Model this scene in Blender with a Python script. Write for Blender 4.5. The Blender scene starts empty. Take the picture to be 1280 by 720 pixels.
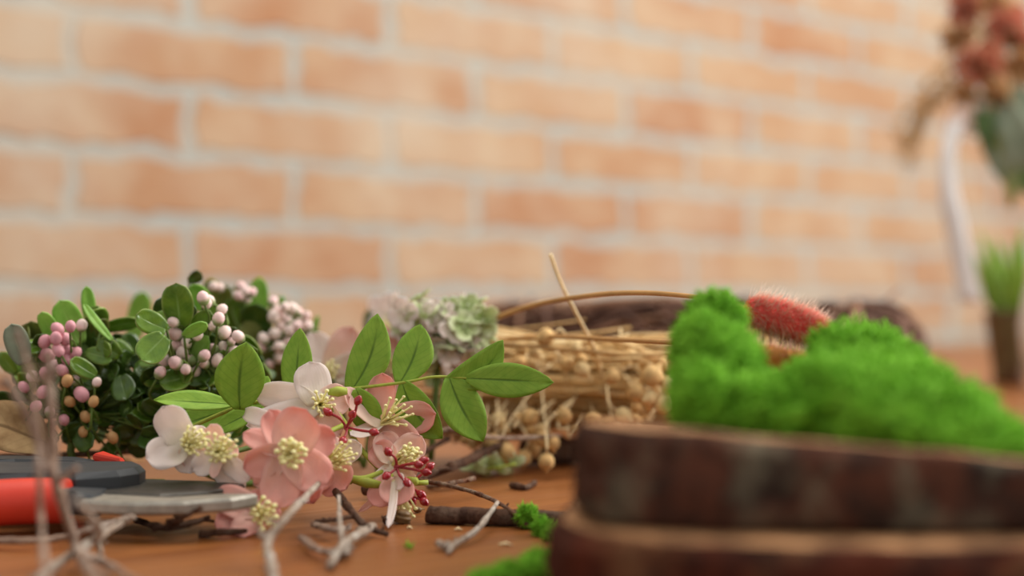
import bpy, math, random
from mathutils import Vector, Matrix, noise
R = random.Random(7)
C = bpy.context.scene.collection
SC = bpy.context.scene
F = 1280 * 50 / 36.0          # focal length in pixels of the 1280 wide frame
TZ = 0.75                     # table height
CH = 0.0729                   # camera height above the table
CZ = TZ + CH
HY = 380.0                    # image row of the horizon
pi = math.pi

def P(px, py, d):
    return Vector(((px - 640) / F * d, d, CZ - (py - HY) / F * d))
def T(px, py, z=0.0):         # point over the table at height z
    d = F * (CH - z) / (py - HY)
    return Vector(((px - 640) / F * d, d, TZ + z))

# ------------------------------------------------------------------ materials
class NT:
    def __init__(s, name):
        s.m = bpy.data.materials.new(name); s.m.use_nodes = True
        s.t = s.m.node_tree; s.t.nodes.clear()
        s.out = s.n('ShaderNodeOutputMaterial')
    def n(s, typ, **kw):
        nd = s.t.nodes.new(typ)
        for k, v in kw.items():
            setattr(nd, k, v)
        return nd
    def l(s, a, b): s.t.links.new(a, b)
    def val(s, sock, v):
        if hasattr(v, 'default_value') or hasattr(v, 'links'): s.l(v, sock)
        else: sock.default_value = v
    def math(s, op, a, b=0.0):
        nd = s.n('ShaderNodeMath', operation=op); s.val(nd.inputs[0], a); s.val(nd.inputs[1], b); return nd.outputs[0]
    def mix(s, f, a, b, blend='MIX'):
        nd = s.n('ShaderNodeMix', data_type='RGBA', blend_type=blend)
        s.val(nd.inputs[0], f); s.val(nd.inputs[6], c4(a) if isinstance(a, tuple) else a)
        s.val(nd.inputs[7], c4(b) if isinstance(b, tuple) else b); return nd.outputs[2]
    def noise(s, vec, scale, detail=4, rough=.55):
        nd = s.n('ShaderNodeTexNoise'); nd.inputs['Scale'].default_value = scale
        nd.inputs['Detail'].default_value = detail; nd.inputs['Roughness'].default_value = rough
        if vec is not None: s.l(vec, nd.inputs['Vector'])
        return nd.outputs['Fac']
    def ramp(s, f, stops):
        nd = s.n('ShaderNodeValToRGB'); s.l(f, nd.inputs[0]); e = nd.color_ramp.elements
        while len(e) < len(stops): e.new(.5)
        for el, (p, c) in zip(e, stops): el.position = p; el.color = c4(c)
        return nd.outputs[0]
    def mapr(s, v, a, b, c=0.0, d=1.0):
        nd = s.n('ShaderNodeMapRange'); s.l(v, nd.inputs[0])
        for i, x in enumerate((a, b, c, d)): nd.inputs[i + 1].default_value = x
        return nd.outputs[0]
    def bump(s, h, strength=.4, dist=.001):
        nd = s.n('ShaderNodeBump'); nd.inputs['Strength'].default_value = strength
        nd.inputs['Distance'].default_value = dist; s.l(h, nd.inputs['Height']); return nd.outputs[0]
    def finish(s, col, rough=.6, spec=.35, trans=0.0, normal=None, tcol=None, coat=0.0):
        b = s.n('ShaderNodeBsdfPrincipled')
        s.val(b.inputs['Base Color'], c4(col) if isinstance(col, tuple) else col)
        s.val(b.inputs['Roughness'], rough); b.inputs['Specular IOR Level'].default_value = spec
        b.inputs['Coat Weight'].default_value = coat; b.inputs['Coat Roughness'].default_value = .15
        if normal is not None: s.l(normal, b.inputs['Normal'])
        o = b.outputs[0]
        if trans > 0:
            t = s.n('ShaderNodeBsdfTranslucent'); tc = tcol if tcol is not None else col
            s.val(t.inputs[0], c4(tc) if isinstance(tc, tuple) else tc)
            mx = s.n('ShaderNodeMixShader'); mx.inputs[0].default_value = trans
            s.l(o, mx.inputs[1]); s.l(t.outputs[0], mx.inputs[2]); o = mx.outputs[0]
        s.l(o, s.out.inputs[0]); return s.m
def c4(c): return tuple(c) + (1.0,) if len(c) == 3 else tuple(c)
def srgb(r, g, b):
    f = lambda v: v / 12.92 if v <= .04045 else ((v + .055) / 1.055) ** 2.4
    return (f(r / 255), f(g / 255), f(b / 255))

def m_simple(name, col, rough=.6, spec=.35, var=.25, scale=300, bump=0.0, trans=0.0, coat=0.0, col2=None):
    s = NT(name); tc = s.n('ShaderNodeTexCoord').outputs['Object']
    n = s.noise(tc, scale)
    c2 = col2 if col2 else tuple(x * (1 - var) for x in col)
    c = s.mix(s.mapr(n, .35, .65), col, c2)
    return s.finish(c, rough, spec, trans, s.bump(n, .5, bump) if bump else None, coat=coat)

def m_leaf(name, col, col2, rib, rough=.45, spec=.35, trans=.25, scale=250, edge=None, bump=.0003, coat=0.0):
    s = NT(name); tcn = s.n('ShaderNodeTexCoord'); n = s.noise(tcn.outputs['Object'], scale, 5)
    sep = s.n('ShaderNodeSeparateXYZ'); s.l(tcn.outputs['UV'], sep.inputs[0])
    v = s.math('ABSOLUTE', s.math('SUBTRACT', sep.outputs[1], .5))       # 0 at the midrib, .5 at the edge
    u = sep.outputs[0]
    c = s.mix(s.mapr(n, .35, .68), col, col2)
    w = s.mapr(v, .008, .05, 1, 0)
    w = s.math('MULTIPLY', w, s.mapr(u, .55, .85, 1, 0))
    c = s.mix(s.math('MULTIPLY', w, .8), c, rib)
    vein = s.math('SINE', s.math('MULTIPLY', s.math('ADD', s.math('MULTIPLY', u, 9.0), s.math('MULTIPLY', v, -5.0)), 2 * pi))
    c = s.mix(s.math('MULTIPLY', s.mapr(vein, .75, 1.0), .16), c, rib)
    if edge: c = s.mix(s.math('MULTIPLY', s.mapr(v, .44, .5), .7), c, edge)
    h = s.math('ADD', s.math('MULTIPLY', w, -1.0), s.math('MULTIPLY', n, .6))
    return s.finish(c, rough, spec, trans, s.bump(h, .5, bump), coat=coat)

def m_petal(name, base, mid, tip, trans=.35):
    s = NT(name); tcn = s.n('ShaderNodeTexCoord')
    sep = s.n('ShaderNodeSeparateXYZ'); s.l(tcn.outputs['UV'], sep.inputs[0])
    n = s.noise(tcn.outputs['Object'], 180, 3)
    u = s.math('ADD', sep.outputs[0], s.math('MULTIPLY', s.math('SUBTRACT', n, .5), .35))
    v = s.math('ABSOLUTE', s.math('SUBTRACT', sep.outputs[1], .5))
    c = s.ramp(u, [(0, base), (.5, mid), (1, tip)])
    c = s.mix(s.math('MULTIPLY', s.mapr(v, .40, .5), .35), c, tip)
    st = s.n('ShaderNodeTexWave'); st.bands_direction = 'Y'; st.inputs['Scale'].default_value = 4; st.inputs['Distortion'].default_value = 1.5
    s.l(tcn.outputs['UV'], st.inputs['Vector'])
    return s.finish(c, .6, .25, trans, s.bump(st.outputs['Fac'], .12, .0002))

M = {}
M['leaf'] = m_leaf('fabric_leaf_green', srgb(142, 176, 60), srgb(124, 162, 48), srgb(70, 104, 26), .55, .3, .22)
M['box'] = m_leaf('glossy_leaf_green', srgb(116, 150, 46), srgb(82, 120, 34), srgb(140, 172, 90), .3, .45, .2, 200, srgb(166, 186, 100), coat=.2)
M['boxd'] = m_leaf('deep_leaf_green', srgb(70, 98, 28), srgb(48, 74, 22), srgb(90, 115, 55), .32, .45, .1, 200, coat=.15)
M['boxl'] = m_leaf('young_leaf_green', srgb(164, 208, 100), srgb(134, 186, 76), srgb(170, 200, 110), .4, .4, .3, 200)
M['oliveleaf'] = m_leaf('olive_leaf', srgb(122, 126, 56), srgb(92, 104, 46), srgb(70, 80, 34), .5, .35, .2, 200)
M['greyleaf'] = m_leaf('grey_green_leaf', srgb(150, 160, 138), srgb(122, 134, 112), srgb(150, 160, 130), .7, .2, .15, 60)
M['dryleaf'] = m_leaf('dry_tan_leaf', srgb(176, 146, 104), srgb(140, 108, 72), srgb(110, 84, 56), .8, .15, .2, 120, bump=.001)
M['white'] = m_petal('white_petal', srgb(240, 232, 210), srgb(248, 236, 228), srgb(249, 236, 230))
M['pale'] = m_petal('pale_pink_petal', srgb(246, 228, 206), srgb(248, 218, 204), srgb(246, 204, 192))
M['pink'] = m_petal('salmon_pink_petal', srgb(248, 212, 196), srgb(247, 200, 186), srgb(242, 176, 164))
M['cream'] = m_simple('cream_stamen', srgb(255, 247, 182), .5, .3, .12, 400, trans=.15)
M['yel'] = m_simple('yellow_green_stem', srgb(172, 184, 70), .5, .35, .25, 300, trans=.1)
M['red'] = m_simple('crimson_bead', srgb(168, 24, 38), .25, .5, .3, 300, coat=.3)
M['redst'] = m_simple('crimson_stalk', srgb(160, 40, 48), .45, .4, .2, 300)
M['gstem'] = m_simple('green_stem', srgb(92, 112, 44), .55, .3, .3, 300)
M['straw'] = m_simple('straw_gold', srgb(238, 202, 142), .65, .25, .3, 160, trans=.15)
M['strawd'] = m_simple('straw_ochre', srgb(218, 178, 120), .65, .25, .3, 160, trans=.1)
M['strawp'] = m_simple('straw_pale', srgb(244, 220, 172), .65, .25, .2, 160, trans=.15)
M['seed'] = m_simple('seed_head_ochre', srgb(222, 182, 122), .7, .2, .35, 220, .0004)
M['seedp'] = m_simple('seed_head_pale', srgb(236, 206, 150), .7, .2, .25, 220, .0004)
M['vine'] = m_simple('vine_dark_brown', srgb(118, 86, 70), .8, .2, .5, 120, .001, col2=srgb(74, 52, 44))
M['vinel'] = m_simple('vine_light_brown', srgb(150, 112, 88), .8, .2, .4, 120, .001)
M['bunnystalk'] = m_simple('grass_stalk_tan', srgb(198, 150, 92), .5, .3, .2, 120)

def m_berry():
    s = NT('pink_green_berry'); tcn = s.n('ShaderNodeTexCoord')
    sep = s.n('ShaderNodeSeparateXYZ'); s.l(tcn.outputs['UV'], sep.inputs[0])
    oi = s.n('ShaderNodeObjectInfo').outputs['Random']
    top = s.mix(oi, srgb(240, 196, 196), srgb(246, 224, 214))
    n = s.noise(tcn.outputs['Object'], 400, 3)
    k = s.math('ADD', sep.outputs[0], s.math('MULTIPLY', s.math('SUBTRACT', n, .5), .3))
    k = s.math('ADD', k, s.math('MULTIPLY', s.math('SUBTRACT', oi, .5), .3))
    c = s.mix(s.mapr(k, .2, .48), srgb(138, 156, 100), top)
    return s.finish(c, .42, .35, .08)
M['berry'] = m_berry()
M['berryp'] = m_simple('rose_berry', srgb(232, 166, 174), .42, .35, .2, 250, trans=.08)
M['berryt'] = m_simple('tan_berry', srgb(206, 158, 104), .45, .35, .2, 250)

def m_bark(name, a, b, c_, scale):
    s = NT(name); tc = s.n('ShaderNodeTexCoord').outputs['Object']
    mp = s.n('ShaderNodeMapping'); mp.inputs['Scale'].default_value = (1, 1, .7); s.l(tc, mp.inputs[0])
    n1 = s.noise(mp.outputs[0], scale, 6, .6); n2 = s.noise(mp.outputs[0], scale * .6, 4); n3 = s.noise(mp.outputs[0], scale * 3, 5, .7)
    col = s.mix(s.mapr(n1, .40, .60), a, b)
    col = s.mix(s.mapr(n2, .50, .66, 0, .65), col, c_)
    col = s.mix(s.mapr(n3, .5, .75, 0, .6), col, tuple(x * .3 for x in a))
    return s.finish(col, .9, .1, 0, s.bump(s.math('ADD', n1, s.math('MULTIPLY', n3, .4)), .9, .004))
M['bark'] = m_bark('bark_dark', srgb(50, 38, 32), srgb(92, 56, 42), srgb(132, 124, 102), 110)
M['bark2'] = m_bark('bark_red_brown', srgb(84, 40, 26), srgb(46, 28, 22), srgb(132, 92, 62), 80)
M['twig'] = m_bark('twig_brown', srgb(124, 88, 68), srgb(96, 68, 54), srgb(176, 156, 136), 220)
M['twigd'] = m_bark('twig_dark', srgb(104, 76, 60), srgb(76, 54, 44), srgb(124, 102, 86), 220)
M['twigl'] = m_bark('twig_pale_grey', srgb(198, 182, 166), srgb(160, 138, 120), srgb(220, 212, 200), 260)
M['twigm'] = m_bark('twig_grey_brown', srgb(178, 152, 132), srgb(146, 118, 102), srgb(204, 188, 174), 220)

def m_cut(name, a, b):
    s = NT(name); tc = s.n('ShaderNodeTexCoord').outputs['Object']
    w = s.n('ShaderNodeTexWave', wave_type='RINGS', rings_direction='Z'); w.inputs['Scale'].default_value = 60
    w.inputs['Distortion'].default_value = 3; w.inputs['Detail'].default_value = 3; s.l(tc, w.inputs['Vector'])
    c = s.mix(w.outputs['Fac'], a, b); c = s.mix(s.mapr(s.noise(tc, 70, 4), .44, .60, 0, .8), c, tuple(x * .35 for x in b))
    return s.finish(c, .75, .2, 0, s.bump(w.outputs['Fac'], .2, .0005))
M['cut'] = m_cut('cut_wood', srgb(196, 148, 104), srgb(160, 112, 74))

def m_table():
    s = NT('orange_varnished_wood'); tc = s.n('ShaderNodeTexCoord').outputs['Object']
    mp = s.n('ShaderNodeMapping'); mp.inputs['Scale'].default_value = (1, 14, 14); s.l(tc, mp.inputs[0])
    n = s.noise(mp.outputs[0], 3.2, 8, .65); n2 = s.noise(mp.outputs[0], 12, 6, .6); n3 = s.noise(tc, 9, 3)
    c = s.mix(s.mapr(n, .35, .65), srgb(144, 87, 40), srgb(118, 67, 29))
    c = s.mix(s.mapr(n2, .5, .75, 0, .4), c, srgb(104, 58, 32))
    c = s.mix(s.mapr(n3, .45, .7, 0, .3), c, srgb(160, 108, 68))
    r = s.mapr(n2, .3, .7, .30, .46)
    return s.finish(c, r, .4, 0, s.bump(n2, .15, .0006))
M['table'] = m_table()

def m_brick():
    s = NT('orange_brick_wall'); tc = s.n('ShaderNodeTexCoord').outputs['Object']
    # object space of the wall: x along the wall, z up
    nz = s.n('ShaderNodeTexNoise'); nz.inputs['Scale'].default_value = 26; nz.inputs['Detail'].default_value = 3; s.l(tc, nz.inputs['Vector'])
    sub = s.n('ShaderNodeVectorMath', operation='SUBTRACT'); s.l(nz.outputs['Color'], sub.inputs[0]); sub.inputs[1].default_value = (.5, .5, .5)
    sc = s.n('ShaderNodeVectorMath', operation='SCALE'); s.l(sub.outputs[0], sc.inputs[0]); sc.inputs['Scale'].default_value = .030
    ad = s.n('ShaderNodeVectorMath', operation='ADD'); s.l(tc, ad.inputs[0]); s.l(sc.outputs[0], ad.inputs[1])
    sep = s.n('ShaderNodeSeparateXYZ'); s.l(ad.outputs[0], sep.inputs[0])
    comb = s.n('ShaderNodeCombineXYZ')
    s.l(s.math('ADD', sep.outputs[0], 27.3 - .0803 - .1365), comb.inputs[0])
    s.l(s.math('ADD', sep.outputs[2], 7.39 * 2 - (CZ + .0174)), comb.inputs[1])
    b = s.n('ShaderNodeTexBrick'); b.offset = .5; b.offset_frequency = 2; b.squash = 1
    s.l(comb.outputs[0], b.inputs['Vector'])
    b.inputs['Scale'].default_value = 1.0; b.inputs['Mortar Size'].default_value = .0086; b.inputs['Mortar Smooth'].default_value = .25
    b.inputs['Brick Width'].default_value = .273; b.inputs['Row Height'].default_value = .0739; b.inputs['Bias'].default_value = 0
    b.inputs['Color1'].default_value = c4(srgb(158, 116, 86)); b.inputs['Color2'].default_value = c4(srgb(168, 136, 106))
    b.inputs['Mortar'].default_value = c4(srgb(158, 160, 154))
    inv = s.math('SUBTRACT', 1.0, b.outputs['Fac'])
    n1 = s.noise(tc, 7, 4); n2 = s.noise(tc, 30, 5, .65); n3 = s.noise(tc, 120, 4)
    c = b.outputs['Color']
    c = s.mix(s.math('MULTIPLY', s.mapr(n1, .42, .66), s.math('MULTIPLY', inv, .7)), c, srgb(180, 160, 134))
    c = s.mix(s.math('MULTIPLY', s.mapr(n2, .52, .72), s.math('MULTIPLY', inv, .45)), c, srgb(156, 102, 70))
    c = s.mix(s.mapr(n3, .55, .8, 0, .3), c, srgb(182, 168, 148))
    mo = s.n('ShaderNodeVectorMath', operation='ADD'); s.l(tc, mo.inputs[0]); mo.inputs[1].default_value = (3.1, 0, .4)
    patch_haze = s.noise(mo.outputs[0], 2.2, 5, .7)  # pale brick patches, shifted so their colour also imitates light haze at right
    c = s.mix(s.mapr(patch_haze, .46, .66, 0, .6), c, srgb(182, 170, 152))
    h = s.math('ADD', s.math('MULTIPLY', b.outputs['Fac'], -1.0), s.math('MULTIPLY', n2, .35))
    return s.finish(c, .9, .15, 0, s.bump(h, .7, .006))
M['brick'] = m_brick()
M['floor'] = m_simple('grey_floor', srgb(150, 140, 128), .7, .3, .2, 4)
M['redplastic'] = m_simple('red_rubber', srgb(206, 58, 38), .5, .35, .12, 60)
M['dark'] = m_simple('charcoal_plastic', srgb(58, 60, 62), .5, .4, .2, 90)
def m_steel(name, col, rough):
    s = NT(name); tc = s.n('ShaderNodeTexCoord').outputs['Object']; n = s.noise(tc, 90, 6, .65)
    c = s.mix(s.mapr(n, .4, .7), col, tuple(x * .5 for x in col))
    b = s.finish(c, s.mapr(n, .3, .7, rough, rough + .2), .5)
    for nd in s.t.nodes:
        if nd.type == 'BSDF_PRINCIPLED': nd.inputs['Metallic'].default_value = .8
    return b
M['steel'] = m_steel('worn_steel', srgb(178, 172, 160), .4)
M['steeld'] = m_steel('dark_coated_steel', srgb(100, 96, 90), .35)
def m_moss():
    s = NT('bright_moss'); tc = s.n('ShaderNodeTexCoord').outputs['Object']
    n = s.noise(tc, 60, 4); n2 = s.noise(tc, 500, 3)
    c = s.mix(s.mapr(n, .35, .65), srgb(124, 188, 46), srgb(146, 208, 62))
    c = s.mix(s.mapr(n2, .5, .7, 0, .6), c, srgb(84, 142, 32))
    return s.finish(c, .75, .2, .3)
M['moss'] = m_moss()
M['bunny'] = m_simple('coral_grass_head', srgb(248, 92, 84), .8, .15, .25, 500)
def m_bristle(name, a, b):
    s = NT(name); tcn = s.n('ShaderNodeTexCoord'); sep = s.n('ShaderNodeSeparateXYZ'); s.l(tcn.outputs['UV'], sep.inputs[0])
    return s.finish(s.mix(s.mapr(sep.outputs[0], .25, .95), a, b), .7, .2, .3)
M['bristle'] = m_bristle('coral_bristle', srgb(252, 92, 84), srgb(254, 168, 150))
M['bristlep'] = m_bristle('pale_bristle', srgb(236, 170, 140), srgb(246, 226, 204))
M['ochrehead'] = m_simple('ochre_grass_head', srgb(190, 128, 66), .8, .15, .25, 500)
M['bristleo'] = m_bristle('ochre_bristle', srgb(192, 126, 66), srgb(224, 180, 122))
M['hyd'] = m_petal('pale_green_floret', srgb(176, 198, 118), srgb(206, 218, 160), srgb(232, 236, 204))
M['ribbon'] = m_simple('white_ribbon', srgb(240, 240, 238), .4, .4, .05, 60, trans=.2)
M['ceramic'] = m_simple('white_glazed_ceramic', srgb(236, 232, 226), .2, .5, .05, 20)
M['pot'] = m_simple('olive_brown_glaze', srgb(108, 96, 62), .3, .5, .35, 25, col2=srgb(84, 56, 40))
M['soil'] = m_simple('dark_soil', srgb(52, 38, 30), .95, .1, .4, 300, .002)
M['dryflower'] = m_petal('dried_red_petal', srgb(164, 104, 80), srgb(196, 122, 104), srgb(204, 150, 120), .15)
M['drybrown'] = m_petal('dried_brown_petal', srgb(170, 130, 86), srgb(200, 160, 112), srgb(216, 182, 138), .15)
M['pod'] = m_simple('brown_pod', srgb(128, 96, 56), .5, .35, .4, 500, .0004)

# ------------------------------------------------------------------ mesh builder
class MB:
    def __init__(s): s.v = []; s.f = []; s.uv = []
    def add(s, v, uv=(0, 0)): s.v.append(Vector(v)); s.uv.append(uv); return len(s.v) - 1
    def grid(s, rows, uvs=None, closed=False, flip=False):
        n = len(rows[0]); base = len(s.v)
        for i, r in enumerate(rows):
            for j, p in enumerate(r):
                s.add(p, uvs[i][j] if uvs else (i / max(1, len(rows) - 1), j / max(1, n - 1)))
        for i in range(len(rows) - 1):
            for j in range(n if closed else n - 1):
                a = base + i * n + j; b = base + i * n + (j + 1) % n
                f = (a, b, b + n, a + n); s.f.append(f[::-1] if flip else f)
        return base
    def cap(s, ring, center=None):
        c = s.add(center if center is not None else sum((s.v[i] for i in ring), Vector()) / len(ring), s.uv[ring[0]])
        for i in range(len(ring)): s.f.append((ring[i], ring[(i + 1) % len(ring)], c))
    def tube(s, pts, rad, n=7, cap=True):
        pts = [Vector(p) for p in pts]; m = len(pts)
        if not isinstance(rad, (list, tuple)): rad = [rad] * m
        t0 = (pts[1] - pts[0]).normalized()
        up = Vector((0, 0, 1)) if abs(t0.z) < .9 else Vector((1, 0, 0))
        nrm = (up - t0 * up.dot(t0)).normalized(); rows = []
        for i in range(m):
            t = (pts[min(i + 1, m - 1)] - pts[max(i - 1, 0)]).normalized()
            nrm = (nrm - t * nrm.dot(t)).normalized(); bn = t.cross(nrm)
            rows.append([pts[i] + (nrm * math.cos(2 * pi * k / n) + bn * math.sin(2 * pi * k / n)) * rad[i] for k in range(n)])
        b = s.grid(rows, closed=True)
        if cap:
            s.cap(list(range(b + n - 1, b - 1, -1))); e = b + n * (m - 1); s.cap(list(range(e, e + n)))
    def lathe(s, prof, axis_o, axis=Vector((0, 0, 1)), n=14):
        axis = Vector(axis).normalized(); q = axis.to_track_quat('Z', 'Y'); rows = []; uvs = []
        h0 = prof[0][1]; h1 = prof[-1][1]
        for r, h in prof:
            rows.append([Vector(axis_o) + q @ Vector((r * math.cos(2 * pi * k / n), r * math.sin(2 * pi * k / n), h)) for k in range(n)])
            uvs.append([((h - h0) / ((h1 - h0) or 1), k / n) for k in range(n)])
        s.grid(rows, uvs, closed=True)
    def ball(s, c, r, n=8, squash=(1, 1, 1)):
        m = max(5, n // 2 + 2); rows = []; uvs = []
        for i in range(m):
            a = -pi / 2 + pi * i / (m - 1); rr = max(.02, math.cos(a))
            rows.append([Vector(c) + Vector((r * rr * math.cos(2 * pi * k / n) * squash[0], r * rr * math.sin(2 * pi * k / n) * squash[1], r * math.sin(a) * squash[2])) for k in range(n)])
            uvs.append([(i / (m - 1), 0)] * n)
        s.grid(rows, uvs, closed=True)
    def sheet(s, B, Tp, w, N, prof, curl=0.0, fold=0.0, cup=0.0, nu=10, nv=6, wav=0.0, seed=0, side=0.0):
        B = Vector(B); Tp = Vector(Tp); ax = Tp - B; L = ax.length; a = ax / L
        N = Vector(N); N = (N - a * N.dot(a))
        if N.length < 1e-5: N = Vector((0, 0, 1)) - a * a.z
        N.normalize(); S = a.cross(N); rows = []; uvs = []
        for i in range(nu + 1):
            t = i / nu; mid = B + ax * t + N * (curl * L * 4 * t * (1 - t)) + S * (side * L * 4 * t * (1 - t)); hw = max(w / 2 * prof(t), w * .004)
            r = []; u = []
            for j in range(nv + 1):
                v = -1 + 2 * j / nv
                p = mid + S * hw * v + N * (fold * hw * abs(v) + cup * hw * v * v)
                if wav: p = p + N * wav * w * noise.noise(Vector((t * 3 + seed * 7.3, v * 1.6, seed)))
                r.append(p); u.append((t, (v + 1) / 2))
            rows.append(r); uvs.append(u)
        s.grid(rows, uvs)
    def build(s, name, mat, parent=None, smooth=True, solid=0.0, raw=False, **tags):
        me = bpy.data.meshes.new(name); o = bpy.data.objects.new(name, me); C.objects.link(o)
        off = Vector((0, 0, 0))
        if parent is not None:
            o.parent = parent; off = Vector() if raw else world(parent)
        elif s.v:
            xs = [v.x for v in s.v]; ys = [v.y for v in s.v]; zs = [v.z for v in s.v]
            off = Vector(((min(xs) + max(xs)) / 2, (min(ys) + max(ys)) / 2, min(zs))); o.location = off
        me.from_pydata([tuple(v - off) for v in s.v], [], s.f)
        ul = me.uv_layers.new(name='UVMap')
        vi = [0] * len(me.loops); me.loops.foreach_get('vertex_index', vi)
        ul.data.foreach_set('uv', [x for i in vi for x in s.uv[i]])
        if smooth: me.polygons.foreach_set('use_smooth', [True] * len(me.polygons))
        me.materials.append(mat); me.update()
        if solid:
            md = o.modifiers.new('thickness', 'SOLIDIFY'); md.thickness = solid; md.offset = 0
        for k, v in tags.items(): o[k] = v
        return o
def world(o):
    p = Vector(o.location)
    while o.parent is not None: o = o.parent; p += Vector(o.location)
    return p
def thing(name, label, cat, loc, group=None):
    o = bpy.data.objects.new(name, None); C.objects.link(o); o.empty_display_size = .02
    o.location = loc; o['label'] = label; o['category'] = cat
    if group: o['group'] = group
    return o
def tag(o, label, cat, group=None):
    o['label'] = label; o['category'] = cat
    if group: o['group'] = group
    return o
def inst(src, parent, wloc, axis=None, scale=1.0, mat=None, name=None):   # a further copy sharing the mesh
    o = src.copy(); C.objects.link(o); o.parent = parent; o.location = Vector(wloc) - world(parent)
    if axis is not None:
        q = Vector(axis).normalized().to_track_quat('Z', 'Y'); o.rotation_mode = 'QUATERNION'; o.rotation_quaternion = q
    o.scale = (scale,) * 3 if not isinstance(scale, tuple) else scale
    if mat: o.material_slots[0].link = 'OBJECT'; o.material_slots[0].material = mat
    return o
def smooth_path(pts, k=5):
    pts = [Vector(p) for p in pts]; q = [2 * pts[0] - pts[1]] + pts + [2 * pts[-1] - pts[-2]]; out = []
    for i in range(1, len(q) - 2):
        for j in range(k):
            t = j / k; a, b, c, d = q[i - 1], q[i], q[i + 1], q[i + 2]
            out.append(.5 * ((2 * b) + (c - a) * t + (2 * a - 5 * b + 4 * c - d) * t * t + (3 * b - a - 3 * c + d) * t ** 3))
    out.append(pts[-1]); return out
oval = lambda t: (max(0.0, math.sin(pi * min(1, .04 + .96 * t)))) ** .75
def lance(t): return max(0.0, math.sin(pi * (.03 + .97 * t) ** .85)) ** .85
def obov(t):  return max(0.0, (1 - abs(2 * (.10 + .90 * t) ** 1.35 - 1) ** 2.3)) ** .5
def petalp(t): return max(0.0, (1 - abs(2 * (.12 + .88 * t) ** 1.25 - 1) ** 2.6)) ** .6
CAMV = Vector((0, -1, .12))
def rv(s=1.0): return Vector((R.uniform(-1, 1), R.uniform(-1, 1), R.uniform(-1, 1))) * s

# ------------------------------------------------------------------ setting
wt = Vector((math.cos(math.radians(40)), math.sin(math.radians(40)), 0)); wn = Vector((-wt.y, wt.x, 0))
W0 = Vector((-.423, 1.535, 0))
def box_bm(mb, o, ax, ay, az):
    ids = [mb.add(o + ax * i + ay * j + az * k) for k in (0, 1) for j in (0, 1) for i in (0, 1)]
    for f in ((0, 2, 3, 1), (4, 5, 7, 6), (0, 1, 5, 4), (2, 6, 7, 3), (0, 4, 6, 2), (1, 3, 7, 5)): mb.f.append(tuple(ids[i] for i in f))
def local_obj(name, mat, build, loc, rotz, parent=None, bevel=0, **tags):
    mb = MB(); build(mb); me = bpy.data.meshes.new(name); me.from_pydata([tuple(v) for v in mb.v], [], mb.f); me.materials.append(mat)
    o = bpy.data.objects.new(name, me); C.objects.link(o); o.parent = parent; o.location = loc; o.rotation_euler = (0, 0, rotz)
    if bevel:
        b = o.modifiers.new('bevel', 'BEVEL'); b.width = bevel; b.segments = 3
    for k, v in tags.items(): o[k] = v
    return o
X, Y, Z = Vector((1, 0, 0)), Vector((0, 1, 0)), Vector((0, 0, 1))
A40 = math.radians(40)
local_obj('wall_back', M['brick'], lambda m: box_bm(m, Vector((-1.8, 0, 0)), X * 5.2, Y * .12, Z * 2.7), W0, A40, kind='structure')
local_obj('floor', M['floor'], lambda m: box_bm(m, Vector((-1.8, -3, -.05)), X * 5.2, Y * 3.0, Z * .05), W0, A40, kind='structure')

tb = thing('work_table', 'long orange varnished wooden work table under all the flowers', 'table', W0 + wt * .5 - wn * .72)
tb.rotation_euler = (0, 0, A40)
local_obj('tabletop', M['table'], lambda m: box_bm(m, Vector((-1.15, -.66, TZ - .035)), X * 2.6, Y * 1.34, Z * .035), (0, 0, 0), 0, tb, .004)
for lx in (-1.08, 1.32):
    for ly in (-.6, .56):
        local_obj('leg', M['table'], lambda m: box_bm(m, Vector((lx, ly, 0)), X * .06, Y * .06, Z * (TZ - .035)), (0, 0, 0), 0, tb, .004)

# ------------------------------------------------------------------ wood slices
def slab(name, label, cx, cy, rx, ry, z0, ztop, mat, seed, pw=6, shear=.16):
    n = 160; rings = 11
    def out(a, k):
        c, s_ = math.cos(a), math.sin(a)
        r = 1.0 / ((abs(c) ** pw + abs(s_) ** pw) ** (1 / pw))
        d = noise.noise(Vector((c * 3.1, s_ * 3.1, seed + k * .25))) * .020 + noise.noise(Vector((c * 12, s_ * 12, seed + 5 + k * .9))) * .012
        x, y = c * rx * r * (1 + d), s_ * ry * r * (1 + d)
        return Vector((cx + x + shear * (y + ry), cy + y, 0))
    root = thing(name, label, 'wood slice', (cx, cy, TZ + z0))
    mb = MB(); rows = []; cen = Vector((cx + shear * ry, cy, 0))
    for k in range(rings):
        t = k / (rings - 1); row = []
        ins = 1 - .035 * abs(2 * t - 1) ** 6
        for i in range(n):
            p = out(2 * pi * i / n, k); p = cen + (p - cen) * ins
            p.z = TZ + z0 + (ztop(p.x, p.y) - z0) * t; row.append(p)
        rows.append(row)
    b = mb.grid(rows, closed=True)
    mb.cap(list(range(b + n - 1, b - 1, -1)))
    mb.build('bark', mat, root)
    m2 = MB(); top = rows[-1]; rr = []
    for q in (1.0, .985, .9, .6, .3, .02):
        row = []
        for p in top:
            v = cen + (Vector((p.x, p.y, 0)) - cen) * q; v.z = TZ + ztop(v.x, v.y) + (.0004 if q < .99 else 0); row.append(v)
        rr.append(row)
    m2.grid(rr, closed=True); m2.build('cut_face', M['cut'], root)
    return root
zt1 = lambda x, y: .0240 + .0004 * math.sin(x * 60)
slab('wood_slice', 'bark-edged wood slice lying flat on the table, lower of the two stacked slices', .0985, .379, .0975, .096, 0, zt1, M['bark2'], 3.3, 5)
ztU = lambda x, y: .0480 - .086 * (x - .0127) - .072 * (y - .30) + .0008 * noise.noise(Vector((x * 60, y * 60, 0)))
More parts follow.
